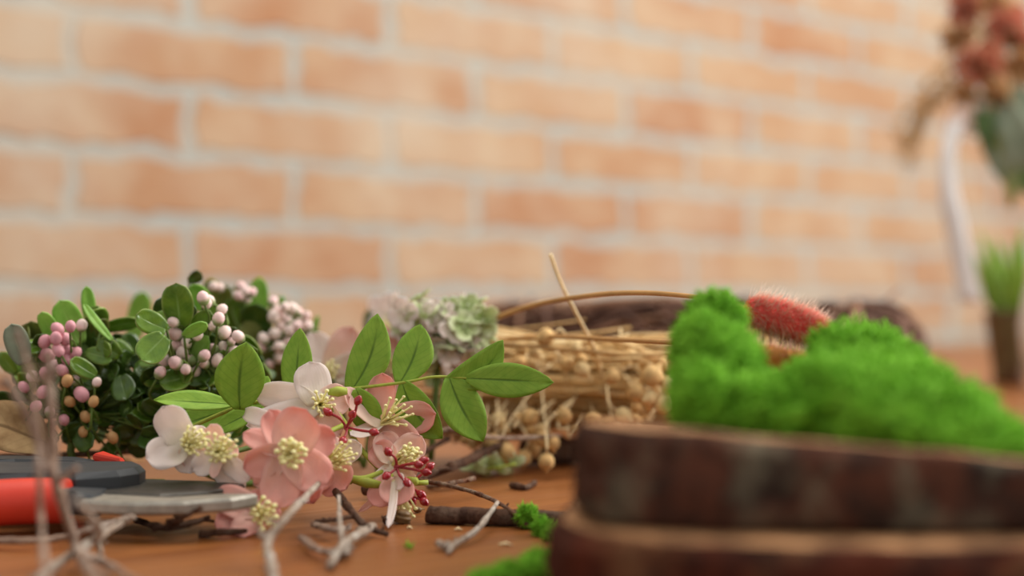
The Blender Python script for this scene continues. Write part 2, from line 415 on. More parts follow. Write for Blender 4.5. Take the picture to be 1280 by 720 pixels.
slab('wood_slice', 'dark bark wood slice carrying the green moss, upper of the two stacked slices', .102, .378, .0935, .080, .0247, ztU, M['bark'], 8.1, 7)

# ------------------------------------------------------------------ moss
def moss(label, blobs, nstr, ln, thick=.0004, core=.9, sink=None, name='moss_clump'):
    mb = MB()
    for (c, r) in blobs:
        rows = []; n = 22; m = 13
        for i in range(m):
            a = -pi / 2 + pi * i / (m - 1); row = []
            for k in range(n):
                d = Vector((max(.02, math.cos(a)) * math.cos(2 * pi * k / n), max(.02, math.cos(a)) * math.sin(2 * pi * k / n), math.sin(a)))
                f = core * (1 + .22 * noise.noise(d * 2.4 + c * 40))
                p = c + Vector((d.x * r[0], d.y * r[1], d.z * r[2])) * f
                if sink is not None: p.z = max(p.z, sink(p.x, p.y))
                row.append(p)
            rows.append(row)
        mb.grid(rows, closed=True)
    vol = [r[0] * r[1] + r[2] * r[0] for c, r in blobs]; tot = sum(vol)
    for (c, r), w in zip(blobs, vol):
        for _ in range(int(nstr * w / tot)):
            d = rv().normalized()
            f = core * (1 + .22 * noise.noise(d * 2.4 + c * 40))
            p = c + Vector((d.x * r[0], d.y * r[1], d.z * r[2])) * f * .97
            if sink is not None and p.z < sink(p.x, p.y): continue
            dr = (d + rv(.8)).normalized(); L = ln * R.uniform(.5, 1.3)
            q = p + dr * L * .55; e = q + (dr + rv(.9)).normalized() * L * .5
            sd = dr.cross(rv()).normalized() * thick; s2 = dr.cross(sd).normalized() * thick
            a = [mb.add(p + sd), mb.add(p - sd * .5 + s2), mb.add(p - sd * .5 - s2)]
            b = [mb.add(q + sd), mb.add(q - sd * .5 + s2), mb.add(q - sd * .5 - s2)]; t = mb.add(e)
            for k in range(3):
                k2 = (k + 1) % 3; mb.f.append((a[k], a[k2], b[k2], b[k])); mb.f.append((b[k], b[k2], t))
            # side leaflets
            for h in (.35, .7, 1.0):
                o = p + (q - p) * h; le = o + (dr * .4 + rv(1)).normalized() * L * .4
                i0 = mb.add(o + sd * .8); i1 = mb.add(o - sd * .8); i2 = mb.add(le); mb.f.append((i0, i1, i2))
    o = mb.build(name, M['moss']); tag(o, label, 'moss'); return o
slabz = lambda x, y: TZ + ztU(x, y) + .001
tblz = lambda x, y: TZ + .0006
def blob(px, py, d, rx, ry, rz):
    e = .318 + (d - .318) * .62; k = e / d
    return (P(px, py, e), (rx * k, ry * k, rz * k))
moss('tall bright green moss tuft at the left end of the upper wood slice', [
    blob(894, 406, .452, .0080, .012, .0095), blob(874, 450, .43, .0070, .02, .014), blob(898, 478, .415, .012, .022, .017), blob(880, 510, .385, .0075, .02, .012), blob(925, 515, .39, .014, .026, .0105)], 11000, .0042, sink=slabz)
moss('wide bright green moss mound covering the right side of the upper wood slice', [
    (P(985, 472, .468), (.013, .014, .0085)), (P(1058, 482, .468), (.016, .012, .0105)), (P(930, 478, .460), (.012, .014, .012)), blob(1070, 440, .450, .014, .018, .0085), blob(1052, 486, .430, .018, .022, .0095), blob(1102, 466, .430, .014, .022, .0095), blob(990, 520, .385, .020, .030, .0100), blob(1060, 505, .375, .020, .030, .014), blob(1112, 510, .380, .018, .03, .0145), blob(1130, 530, .350, .022, .024, .0125),
    blob(1180, 530, .375, .013, .026, .0105), blob(1215, 557, .340, .013, .018, .0075), blob(1262, 578, .322, .009, .012, .0055), blob(1180, 556, .332, .016, .02, .009)], 17000, .0042, sink=slabz)
moss('small loose moss tuft lying on the end of the thick brown stick', [
    (T(662, 645, .004), (.0030, .004, .0035)), (T(655, 642, .005), (.002, .002, .002)), (T(678, 660, .0025), (.0030, .004, .0025)), (T(692, 668, .002), (.003, .003, .002))], 700, .0034, .00022, .55, tblz)
moss('flat moss scrap on the table beside the lower wood slice', [
    (T(655, 718, .002), (.007, .005, .0030)), (T(632, 722, .0015), (.005, .005, .0018)), (T(676, 708, .002), (.004, .005, .0035)), (T(608, 728, .0015), (.005, .004, .0015))], 1500, .0036, .0003, .8, tblz)
moss('tiny green moss crumb on bare wood below the blossoms', [(T(512, 683, .0008), (.0010, .0010, .0008))], 30, .0015, .0002, .8, tblz)

# ------------------------------------------------------------------ leaf sprig (fabric leaves)
def leaf_part(parent, b, t, w, d0=0.0, twist=0.0, mat='leaf', prof=oval, curl=0.0, fold=.15, name='leaf', wav=.03, solid=.0003, side=0.0, **tags):
    b = P(*b) if not isinstance(b, Vector) else b; t = P(*t) if not isinstance(t, Vector) else t
    N = Matrix.Rotation(twist, 3, (t - b).normalized()) @ CAMV
    mb = MB(); mb.sheet(b, t, w, N, prof, curl, fold, 0, 14, 8, wav, R.random() * 50, side)
    return mb.build(name, M[mat], parent, solid=solid, **tags)
px = lambda n, d=.5: n / F * d
ls = thing('leaf_sprig', 'fresh green leaf sprig with oval leaflets rising behind the pink blossoms', 'leaf sprig', P(430, 560, .505).xy.to_3d() + Vector((0, 0, TZ)))
mb = MB(); mb.tube(smooth_path([P(215, 545, .51), P(300, 508, .505), P(370, 495, .503), P(440, 486, .502), P(505, 478, .50), P(545, 471, .50), P(590, 473, .50), P(625, 476, .50)]), [.0008 - .000012 * i for i in range(37)], 7)
mb.build('stem', M['yel'], ls)
DL = .50
for (b, t, w, tw, kw) in [
    ((300, 512, .498), (308, 428, .494), 62, .25, dict(fold=.2, side=-.05)),
    ((312, 512, .506), (335, 470, .512), 34, -.4, {}),
    ((290, 506, .500), (192, 500, .494), 34, .75, dict(fold=.25)),
    ((296, 510, .512), (212, 536, .512), 40, .3, dict(mat='leaf')),
    ((330, 508, .503), (262, 542, .500), 30, .5, {}),
    ((368, 502, .506), (375, 410, .510), 40, -.1, dict(fold=.12)),
    ((372, 500, .500), (392, 548, .500), 30, .2, {}),
    ((436, 492, .503), (472, 392, .508), 50, .1, dict(side=.09, fold=.12)),
    ((445, 486, .500), (470, 545, .502), 40, 0, {}),
    ((499, 480, .501), (526, 405, .507), 50, -.1, dict(side=.07, fold=.14)),
    ((503, 478, .500), (553, 548, .500), 50, .15, dict(side=.10, fold=.2)),
    ((557, 478, .500), (629, 425, .500), 44, .1, dict(side=.17, fold=.12)),
    ((583, 473, .499), (692, 478, .494), 44, 0, dict(fold=.1)),
    ((561, 470, .500), (604, 552, .498), 54, -.2, dict(side=.05, fold=.2)),
    ]:
    leaf_part(ls, b, t, px(w, b[2]), twist=tw, **kw)

# ------------------------------------------------------------------ blossoms
def petal(parent, c, tip, w, mat, twist=0.0, curl=.08, cup=.25, wav=.12, prof=petalp):
    N = Matrix.Rotation(twist, 3, (tip - c).normalized()) @ CAMV
    mb = MB(); mb.sheet(c, tip, w, N, prof, -curl, 0, cup, 12, 8, wav, R.random() * 50)
    return mb.build('petal', M[mat], parent, solid=.00018)
def flower(root, c, petals, mat, stam=None, name='flower', smat='cream'):
    c = P(*c); d = c.y
    mb = MB(); mb.ball(c + Vector((0, .0015, 0)), .0016, 10); mb.tube([c + Vector((0, .001, 0)), c + Vector((.0, .007, -.004))], [.0012, .0007], 6)
    fl = mb.build(name, M['yel'], root)
    for p in petals:
        tx, ty, dd, w = p[:4]; tw = p[4] if len(p) > 4 else R.uniform(-.35, .35); pm = p[5] if len(p) > 5 else mat
        petal(fl, c + rv(.0005), P(tx, ty, d + dd), px(w * .9, d), pm, tw, R.uniform(.03, .12), R.uniform(.1, .35))
    if stam:
        sx, sy, dd, spread, n, br = stam   # mean tip in pixels, depth offset, spread (px), count, anther radius (m)
        mb = MB()
        for k in range(n):
            a = 2 * pi * k * .618; rr = spread * math.sqrt((k + .5) / n) * R.uniform(.8, 1.1)
            tip = P(sx + rr * math.cos(a), sy + rr * math.sin(a), d + dd + R.uniform(-.002, .002))
            mid = (c + tip) / 2 + rv(.0006)
            mb.tube([c + rv(.0006), mid, tip], [.00042, .00036, .00030], 5)
            mb.ball(tip, br * R.uniform(1.0, 1.4), 7, (1, 1, .8))
        mb.build('stamens', M[smat], fl)
    return fl
def base(px_, d): return Vector(((px_ - 640) / F * d, d, TZ))
GB = 'artificial blossom sprays'
bs = thing('blossom_spray', 'salmon pink blossom spray with red bead stamens in the middle foreground', 'blossom spray', base(430, .48))
mb = MB()
for path in ([(330, 555, .49), (362, 562, .462), (400, 545, .48), (432, 530, .492)], [(400, 502, .497), (425, 520, .495), (450, 560, .494), (478, 590, .49)],
             [(400, 575, .483), (440, 600, .482), (480, 606, .484), (535, 603, .488)], [(480, 528, .507), (470, 560, .500), (478, 590, .492)], [(416, 592, .482), (450, 598, .482), (478, 590, .488)]):
    q = smooth_path([P(*p) for p in path]); mb.tube(q, [.0009] * len(q), 7)
for (a, b) in (((410, 597, .482), (440, 601, .481)), ((440, 600, .481), (478, 607, .480)), ((470, 548, .496), (482, 578, .494)), ((410, 490, .492), (434, 489, .492)), ((500, 604, .484), (522, 601, .482))):
    mb.tube([P(*a), (P(*a) + P(*b)) / 2, P(*b)], [.0010, .0019, .0012], 8)
mb.build('stem', M['yel'], bs)
# P2: pale bloom at the back
flower(bs, (398, 506, .496), [(318, 492, .004, 44, -.3, 'white'), (308, 532, -.002, 46, .4, 'white'), (386, 452, .004, 52, .1, 'white'), (438, 497, .002, 46, -.2, 'pale'), (425, 545, -.002, 40, .3, 'pale')], 'white', (404, 503, -.012, 17, 16, .0006))
# P4: bloom below it
flower(bs, (404, 582, .478), [(452, 556, .004, 36, .3, 'white'), (432, 612, -.004, 56, 0, 'pink'), (395, 614, -.002, 42, .2, 'pink'), (372, 560, .006, 40, 0, 'pale'), (420, 545, .008, 38, 0, 'pale')], 'pale', (427, 570, -.009, 20, 26, .00062))
# P3: right bloom
flower(bs, (477, 530, .500), [(478, 466, .003, 42, -.1), (430, 484, -.002, 34, .7, 'pale'), (438, 545, -.008, 28, .8, 'white'), (545, 517, -.003, 48, .2), (520, 574, -.008, 56, .1), (470, 575, -.004, 32, .2, 'pale')], 'pink', (499, 514, -.010, 22, 16, .00055))
# P5: lower right bloom
flower(bs, (492, 580, .488), [(466, 556, .004, 40, 0, 'pink'), (527, 545, .004, 44, 0), (468, 602, -.004, 24, .5, 'white'), (520, 595, .002, 34, .1, 'pale'), (478, 540, .006, 40, .2, 'pale')], 'pale', (513, 568, -.008, 14, 22, .00072))
# P6: nodding bottom bloom
flower(bs, (492, 598, .480), [(466, 632, -.003, 40, .2), (498, 632, -.006, 48, -.2), (485, 660, -.022, 13, .4, 'white'), (448, 640, .004, 12, .3, 'pale'), (506, 606, -.007, 24, .2, 'white'), (514, 622, .0, 34, .3)], 'pink', (508, 640, -.004, 13, 9, .0006))
# P1: big front bloom
flower(bs, (360, 566, .458), [(384, 512, -.002, 70, -.25), (336, 512, .004, 42, .35), (304, 541, .003, 36, .5), (304, 586, -.002, 46, -.3), (343, 636, -.006, 60, .15), (410, 606, -.004, 60, -.2), (392, 630, .006, 50, 0), (420, 545, .006, 50, .2, 'pink'), (318, 606, .006, 36, .2, 'pale')], 'pink', (364, 565, -.010, 21, 24, .0009))
def red_cluster(parent, hub, tips, nb):
    hub = P(*hub); mb = MB(); mb.ball(hub, .0011, 8)
    for t in tips:
        e = P(*t); q = smooth_path([hub, (hub + e) / 2 + rv(.0008), e], 4); mb.tube(q, [.00048] * len(q), 6)
    cl = mb.build('bead_stamen', M['redst'], parent)
    for t in tips:
        e = P(*t); m2 = MB(); ax = (e - hub).normalized()
        m2.lathe([(.0001, -.0016), (.0009, -.001), (.0015, .0001), (.00135, .0011), (.0008, .0018), (.0006, .0022), (.0001, .0024)], e, ax, 10)
        m2.build('bead', M['red'], cl)
red_cluster(bs, (433, 534, .484), [(411, 516, .482), (447, 502, .482), (440, 519, .479), (429, 550, .478), (466, 540, .481)], 5)
red_cluster(bs, (496, 584, .478), [(486, 566, .475), (528, 576, .478), (531, 590, .477), (522, 581, .472), (484, 594, .474), (508, 602, .474)], 5)
red_cluster(bs, (505, 606, .482), [(512, 616, .479), (525, 617, .481), (529, 626, .480), (515, 624, .484), (536, 584, .485)], 4)

wb = thing('blossom_spray', 'creamy white blossom spray with two blooms beside the shears blades', 'blossom spray', base(260, .47))
mb = MB(); q = smooth_path([P(238, 560, .476), P(275, 566, .474), P(310, 560, .482), P(350, 545, .50)]); mb.tube(q, .0009, 7); mb.build('stem', M['gstem'], wb)
flower(wb, (232, 558, .470), [(203, 508, -.001, 52, -.2), (182, 572, -.005, 50, .3), (238, 592, .0, 40, .2), (262, 540, .006, 38, 0), (258, 585, .002, 40, .2, 'pale')], 'white', (243, 551, -.011, 19, 30, .00062))
flower(wb, (272, 568, .464), [(263, 530, .003, 34, -.3, 'pale'), (292, 552, .004, 40, .2, 'pale'), (313, 600, -.003, 34, .5), (266, 598, -.002, 18, .4, 'pale'), (300, 618, .004, 40, .2), (240, 588, .004, 34, .1)], 'white', (276, 561, -.010, 21, 30, .0007))
mb = MB(); mb.sheet(P(306, 516, .497), P(345, 528, .490), px(22), CAMV, petalp, .1, 0, .3, wav=.05); mb.build('petal', M['white'], wb, solid=.0002)
fb = thing('fallen_blossom', 'salmon pink blossom lying on the table under the shears blades', 'blossom', base(318, .485))
flower(fb, (322, 640, .452), [(268, 616, .003, 46, .3), (268, 656, -.002, 48, .3), (306, 673, -.008, 58, .4), (352, 640, .004, 36, .1), (330, 612, .006, 40, 0)], 'pink', (330, 643, -.009, 20, 20, .0008))

bb = thing('blossom_spray', 'blurred pale blossom spray standing between berry bushes and straw bundle', 'blossom spray', base(440, .60))
mb = MB()
for p in ([(415, 470, .60), (430, 520, .60), (455, 585, .60)], [(480, 455, .61), (465, 520, .605), (455, 585, .60)]):
    q = smooth_path([P(*x) for x in p]); mb.tube(q, .0010, 6)
mb.build('stem', M['gstem'], bb)
flower(bb, (412, 470, .60), [(388, 415, .004, 46, .1), (440, 408, .002, 44, .2, 'pale'), (372, 460, -.002, 40, .2), (382, 510, .0, 40, 0), (440, 500, -.002, 42, .1), (460, 450, .0, 40, 0)], 'white', (412, 462, -.010, 12, 12, .0007))
flower(bb, (482, 455, .61), [(470, 404, .004, 38, .1, 'pale'), (508, 410, .002, 42, .2, 'pink'), (530, 450, .0, 40, .1), (490, 505, -.002, 40, 0), (450, 490, .0, 40, .2)], 'pale', (486, 455, -.010, 12, 12, .0007))

# ------------------------------------------------------------------ hydrangea
hy = thing('hydrangea_head', 'pale green and white hydrangea head behind the leaf sprig', 'flower head', base(548, .605))
mb = MB(); q = smooth_path([P(548, 425, .605), P(545, 490, .602), P(538, 575, .60)]); mb.tube(q, .0015, 7); mb.build('stem', M['gstem'], hy)
for (hx, hy_, hr, cnt) in ((520, 402, .011, 20), (560, 410, .0125, 24), (588, 395, .008, 12), (545, 440, .012, 18), (590, 432, .009, 12)):
    hc = P(hx, hy_, .605 + R.uniform(-.004, .008))
    for k in range(cnt):
        d = rv().normalized(); d.y -= .35; d.normalize()
        c = hc + Vector((d.x, d.y * .9, d.z * .85)) * hr * R.uniform(.6, 1.15); mb = MB(); q = (d + rv(.6)).normalized().to_track_quat('Z', 'Y'); ro = R.uniform(0, 1.5); fs = R.uniform(.0055, .0085)
        for j in range(4):
            a = ro + j * pi / 2; u = q @ Vector((math.cos(a), math.sin(a), .25)); mb.sheet(c + u * .0006, c + u * fs, fs * .95, q @ Z, obov, -.08, 0, .25, 5, 4, .1, k)
        mb.ball(c + d * .0005, .0008, 6)
        mb.build('floret', M['hyd' if R.random() < .6 else 'white'], hy, solid=.0002)
wf = thing('white_blossom', 'small white blossom with a dark green leaf left of the hydrangea', 'blossom', base(482, .72))
mb = MB(); q = smooth_path([P(482, 410, .72), P(484, 470, .72), P(486, 556, .72)]); mb.tube(q, .0010, 6); mb.build('stem', M['gstem'], wf)
flower(wf, (482, 408, .72), [(466, 370, .002, 26, .1), (486, 366, .0, 26, .2), (504, 382, .0, 26, .2), (462, 400, -.002, 24, .2), (496, 428, -.002, 26, 0), (508, 408, .0, 24, 0)], 'white', (484, 404, -.006, 7, 8, .0006))
leaf_part(wf, (476, 428, .722), (458, 388, .72), px(26, .72), twist=.2, mat='boxd')

# ------------------------------------------------------------------ berry bushes
mbb = MB(); mbb.lathe([(.00012, -.0026), (.0012, -.0023), (.0020, -.0011), (.0022, .0003), (.0018, .0016), (.0010, .0024), (.00015, .0027)], (0, 0, 0), Z, 12)
BERRY = None
def berry_bush(label, cx, d, leaves, berries, fill, dd, groundy):
    """leaves: (bx,by,tx,ty,w,d,twist,mat); berries: (px,py,diam,mat or None)"""
    global BERRY
    root = thing('berry_sprig', label, 'berry sprig', base(cx, d), 'artificial berry sprigs')
    hub = base(cx, d) + Vector((0, .005, .014)); mb = MB(); sb = MB()
    core = Vector((hub.x, d + .012, TZ + .03))
    sb.tube(smooth_path([base(cx + 120, d + .02) + Vector((0, 0, .003)), base(cx + 50, d + .01) + Vector((0, 0, .005)), hub, core]), .0015, 7)
    for L in leaves:
        bx, by, tx, ty, w, ld, tw, mt = L
        b = P(bx, by, ld + .006); t = P(tx, ty, ld)
        leaf_part(root, b, t, px(w, ld), twist=tw, mat=mt, prof=obov, curl=R.uniform(-.10, .02), fold=.12, wav=.05, solid=.0005)
        q = smooth_path([core, (core + b) / 2 + Vector((0, 0, -.003)), b], 3); sb.tube(q, .0005, 5)
    fills = {}
    for (x0, x1, y0, y1, n, mt) in fill:
        for _ in range(n):
            b = P(R.uniform(x0, x1), R.uniform(y0, y1), d + R.uniform(.0, dd))
            u = Vector((R.uniform(-1, 1), R.uniform(-1.1, .2), R.uniform(-.5, .9))).normalized(); L = R.uniform(.008, .012)
            t = b + u * L
            if min(t.z, b.z) < TZ + .003: t.z = max(t.z, TZ + .003); b.z = max(b.z, TZ + .003)
            N_ = Matrix.Rotation(R.uniform(-.7, .7), 3, (t - b).normalized()) @ CAMV
            fills.setdefault(R.choice(mt), MB()).sheet(b, t, L * R.uniform(.6, .8), N_, obov, R.uniform(-.12, .05), .12, 0, 8, 6, .05, R.random() * 50)
            if R.random() < .4: sb.tube([core, (core + b) / 2 + rv(.002), b], .0005, 5)
    for mt, fm in fills.items(): fm.build('foliage', M[mt], root, solid=.0005, kind='stuff')
    for B in berries:
        bx, by, dm = B[:3]; bd = B[4] if len(B) > 4 else d - .006 + R.uniform(-.006, .006)
        c = P(bx, by, bd); ax = (Vector((R.uniform(-.8, .8), R.uniform(-.7, .2), R.uniform(.2, 1)))).normalized()
        sc = px(dm, bd) / .0044
        if BERRY is None:
            o = mbb.build('berry', M['berry'], root, raw=True); o.location = c - world(root); o.rotation_mode = 'QUATERNION'; o.rotation_quaternion = ax.to_track_quat('Z', 'Y'); o.scale = (sc,) * 3; BERRY = o
        else:
            o = inst(BERRY, root, c, ax, sc * R.uniform(.93, 1.07))
        o.material_slots[0].link = 'OBJECT'; o.material_slots[0].material = M[(B[3] if len(B) > 3 else None) or 'berry']
        e = c - ax * .0024 * sc; q = smooth_path([e, e - ax * .006 + Vector((0, .003, -.003)), core], 3); sb.tube(q, .00045, 5)
    sb.build('stem', M['gstem'], root)
    return root
rb = 'berryp'
berry_bush('bushy berry sprig with rose pink berries at the far left behind the red handle', 85, .535, [
    (100, 430, 74, 376, 34, .540, .2, 'boxl'), (70, 430, 52, 390, 24, .535, -.3, 'boxl'), (118, 418, 108, 358, 18, .55, .5, 'boxl'), (118, 430, 122, 382, 30, .55, .0, 'box'),
    (140, 425, 104, 380, 12, .53, .6, 'boxl'), (30, 455, 14, 405, 30, .52, .3, 'greyleaf'), (48, 450, 38, 402, 36, .545, .1, 'oliveleaf'), (125, 412, 175, 402, 18, .55, .5, 'box'),
    (165, 425, 180, 365, 28, .66, .1, 'boxl'), (120, 470, 88, 450, 22, .525, .4, 'box'), (130, 420, 145, 452, 26, .54, .2, 'boxd'), (110, 450, 100, 400, 30, .545, 0, 'boxd'),
    (150, 470, 158, 500, 32, .53, 0, 'boxd'), (115, 478, 85, 452, 24, .53, .2, 'box')],
    [(72, 411, 15, rb), (88, 408, 13, rb), (102, 407, 15, None), (56, 427, 15, rb), (70, 423, 16, rb), (82, 424, 17, rb), (73, 438, 15, rb), (84, 439, 16, rb), (95, 441, 14, rb), (58, 444, 18, rb),
     (84, 450, 14, rb), (66, 457, 14, None), (78, 463, 15, rb), (56, 466, 14, rb), (94, 476, 13, None), (84, 476, 14, 'berryt'), (121, 478, 12, None), (102, 493, 17, rb), (87, 502, 14, 'berryt'), (117, 502, 13, 'berryt'),
     (40, 470, 14, None), (54, 490, 16, rb), (30, 484, 14, rb), (80, 525, 13, rb), (107, 521, 14, 'berryt'), (104, 540, 13, 'berryt'), (141, 547, 14, 'berryt'), (45, 508, 14, rb), (62, 515, 13, None)],
    [(90, 215, 440, 555, 90, ('boxd', 'boxd', 'box')), (15, 200, 440, 555, 90, ('boxd', 'boxd', 'box')), (20, 130, 400, 440, 8, ('box', 'oliveleaf'))], .05, 560)
berry_bush('bushy berry sprig with white and pink berries beside the oval fabric leaves', 235, .535, [
    (226, 410, 220, 354, 40, .525, 0, 'box'), (205, 415, 202, 372, 24, .54, .3, 'boxd'), (208, 412, 170, 394, 30, .515, .2, 'box'), (206, 420, 176, 450, 38, .512, -.1, 'box'),
    (235, 440, 262, 388, 30, .530, .2, 'box'), (230, 420, 258, 404, 18, .515, .7, 'boxl'), (262, 395, 240, 356, 26, .56, -.2, 'boxl'), (215, 455, 240, 470, 30, .525, .5, 'box'),
    (265, 460, 230, 476, 34, .53, .3, 'boxd'), (236, 352, 252, 342, 16, .58, .3, 'boxd'), (238, 470, 200, 480, 30, .525, .2, 'box'), (280, 430, 300, 415, 26, .53, .2, 'boxd'), (240, 460, 260, 420, 24, .53, -.3, 'boxl'), (232, 420, 238, 380, 22, .535, .4, 'boxd')],
    [(217, 403, 13, None), (220, 418, 19, None), (202, 419, 15, None), (233, 429, 14, None), (239, 413, 16, None), (221, 432, 16, None), (228, 441, 15, None), (204, 450, 17, None), (220, 454, 18, None), (237, 450, 16, None),
     (200, 466, 16, None), (220, 471, 17, None), (243, 465, 15, None), (251, 397, 15, None), (273, 399, 15, None), (267, 408, 14, None), (277, 387, 13, None), (280, 416, 16, None), (267, 437, 15, None), (281, 434, 15, None),
     (255, 445, 15, None), (272, 451, 16, None), (254, 373, 15, None), (262, 376, 15, None), (258, 380, 14, None), (298, 421, 16, None), (289, 427, 12, None), (255, 454, 14, None), (293, 440, 14, None), (247, 420, 12, None), (232, 462, 13, None)],
    [(160, 330, 440, 545, 150, ('boxd', 'boxd', 'box')), (205, 290, 395, 450, 14, ('box', 'boxd'))], .05, 560)
berry_bush('blurred berry sprig with pale pink berries behind the oval fabric leaves', 330, .62, [
    (320, 420, 324, 346, 26, .63, .1, 'boxl'), (300, 420, 292, 372, 34, .62, .2, 'box'), (318, 425, 320, 380, 40, .61, 0, 'boxd'), (335, 430, 300, 408, 30, .61, .3, 'oliveleaf'), (280, 400, 278, 356, 26, .64, .2, 'oliveleaf'),
    (270, 400, 262, 348, 22, .65, .3, 'box'), (385, 440, 398, 394, 9, .64, .6, 'boxl'), (350, 470, 330, 440, 34, .61, .2, 'oliveleaf'), (355, 400, 352, 370, 10, .64, .4, 'boxl'), (345, 480, 360, 450, 30, .62, 0, 'box')],
    [(342, 396, 15), (354, 393, 14), (341, 378, 13), (358, 400, 15), (366, 386, 14), (372, 392, 14), (383, 395, 12), (350, 408, 13), (362, 414, 14), (344, 418, 14), (330, 424, 15), (326, 436, 15), (340, 442, 14), (350, 434, 15),
     (336, 456, 13), (348, 448, 13), (322, 456, 12), (376, 404, 13), (370, 408, 13), (300, 358, 12), (306, 364, 13), (314, 366, 12), (298, 370, 12), (308, 374, 11), (275, 360, 11), (266, 358, 11), (356, 384, 12), (346, 388, 12), (332, 412, 13), (385, 408, 12), (360, 428, 13), (354, 442, 12)],
    [(270, 390, 420, 540, 90, ('boxd', 'box', 'boxd'))], .05, 560)

# ------------------------------------------------------------------ pruning shears
sh = thing('pruning_shears', 'pruning shears with red handle and charcoal grips at the left edge', 'shears', base(90, .47))
mb = MB()      # near red handle sleeve, rounded end to the right
pts = [P(-120, 640, .440), P(-40, 632, .446), P(20, 627, .450), P(60, 626, .452), P(82, 626, .453), P(90, 626, .453)]
q = smooth_path(pts, 5); n = len(q)
mb.tube(q, [.0073] * (n - 7) + [.0073, .00725, .0071, .0067, .0060, .0048, .0028], 20)
mb.build('handle_sleeve', M['redplastic'], sh)
def plate(parent, name, mat, outline, thick, bev=.0012):
    """outline: points (px, d) on the plan, z from a function of the position; a flat plate with rounded edges"""
    mb = MB(); tops = [Vector(p) for p in outline]; n = len(tops)
    cen = sum(tops, Vector()) / n
    rows = []
    for (ins, dz) in ((bev, -thick), (0, -thick + bev), (0, -bev), (bev, 0)):
        rows.append([t + (cen - t).normalized() * ins + Vector((0, 0, dz)) for t in tops])
    b = mb.grid(rows, closed=True); mb.cap(list(range(b, b + n))[::-1]); mb.cap(list(range(b + 3 * n, b + 4 * n)))
    o = mb.build(name, mat, parent, smooth=False)
    return o
def on(px_, d, z): return Vector(((px_ - 640) / F * d, d, TZ + z))
g = plate(sh, 'bolster', M['dark'], [on(-90, .462, .0175), on(30, .462, .0178), on(95, .455, .0186), on(150, .459, .0192), on(174, .465, .0194), on(182, .473, .0195), on(172, .482, .0197), on(110, .492, .0188), on(20, .50, .0175), on(-90, .505, .0175)], .0082, .002)
g = plate(sh, 'shoulder', M['dark'], [on(60, .450, .0150), on(96, .440, .0148), on(116, .440, .0140), on(128, .446, .0136), on(140, .462, .0136), on(70, .470, .0150)], .0075, .0014)
g = plate(sh, 'grip', M['dark'], [on(-130, .495, .0180), on(20, .50, .0185), on(100, .496, .0182), on(130, .502, .0176), on(100, .512, .0180), on(-130, .518, .0185)], .006, .002)
g = plate(sh, 'catch', M['redplastic'], [on(116, .500, .0205), on(150, .495, .0190), on(156, .500, .0186), on(128, .508, .0205)], .0028, .0008)
g = plate(sh, 'cutting_blade', M['steeld'], [on(120, .452, .0132), on(200, .446, .0132), on(260, .450, .0136), on(306, .462, .0144), on(270, .470, .0144), on(200, .476, .0142), on(120, .482, .0140)], .0026, .0006)
g = plate(sh, 'hook_blade', M['steel'], [on(100, .438, .0126), on(160, .432, .0126), on(230, .432, .0128), on(290, .436, .0134), on(322, .442, .0140), on(285, .445, .0136), on(225, .442, .0129), on(160, .444, .0127), on(105, .452, .0128)], .0042, .0009)
mb = MB(); c = on(118, .467, .006); mb.lathe([(.0001, 0), (.005, 0), (.0054, .0008), (.0054, .006), (.0001, .0065)], c, Z, 18); mb.build('pivot_bolt', M['steel'], sh)
mb = MB(); q = smooth_path([on(-130, .505, .0072), on(0, .50, .0072), on(90, .485, .0072)], 6); mb.tube(q, .0065, 14); mb.build('handle_sleeve', M['redplastic'], sh)

# ------------------------------------------------------------------ flax bundle
fx = thing('straw_bundle', 'golden bundle of dried straw stalks with round seed heads', 'dried bundle', base(720, .66))
c0 = P(700, 478, .655)
for k in range(100):
    a = R.uniform(0, 2 * pi); r = math.sqrt(R.random()); yy = math.cos(a) * r * .022; zz = math.sin(a) * r * .0205
    pts = []
    x0 = R.uniform(-.075, -.035); x1 = R.uniform(.05, .13)
    s0 = R.uniform(.7, 1.3); tz = R.uniform(-.006, .006)
    for i in range(6):
        t = i / 5; x = x0 + (x1 - x0) * t; sp = 1 + .5 * max(0, -x / .07) * s0
        pts.append(c0 + Vector((x, yy * sp + R.uniform(-.0012, .0012), max(-.038, zz * sp + tz * (t - .5) + R.uniform(-.001, .001)) - .004 * max(0, x) / .1)))
    q = smooth_path(pts, 3); mb = MB(); mb.tube(q, R.uniform(.0007, .0013), 6)
    mb.build('stalk', M[R.choice(['straw', 'straw', 'strawp', 'strawd'])], fx)
mb = MB()
for k in range(420):
    a = R.uniform(0, 2 * pi); r = R.uniform(.75, 1.08); yy = math.cos(a) * r * .022; zz = math.sin(a) * r * .0205; x0 = R.uniform(-.075, .08); L = R.uniform(.03, .07); sl = R.uniform(-.12, .12)
    mb.tube(smooth_path([c0 + Vector((x0 + L * t, yy + R.uniform(-.001, .001), max(-.037, zz + sl * L * t + R.uniform(-.0015, .0015)))) for t in (0, .33, .66, 1)], 2), R.uniform(.00035, .0007), 4, False)
mb.build('fine_straw', M['straw'], fx, kind='stuff')
def stalk(pts, r, mat='strawp'):
    q = smooth_path([P(*p) for p in pts], 6); m = MB(); m.tube(q, r, 6); return m.build('stalk', M[mat], fx)
stalk([(688, 318, .57), (700, 352, .575), (722, 395, .585), (744, 438, .60), (752, 470, .62)], .0008)
stalk([(700, 440, .60), (760, 425, .60), (850, 455, .62), (900, 462, .63)], .0010, 'straw')
stalk([(560, 425, .61), (660, 432, .60), (790, 443, .60), (880, 440, .61)], .0011, 'strawd')
stalk([(740, 450, .60), (800, 448, .60), (845, 446, .62)], .0009, 'straw')
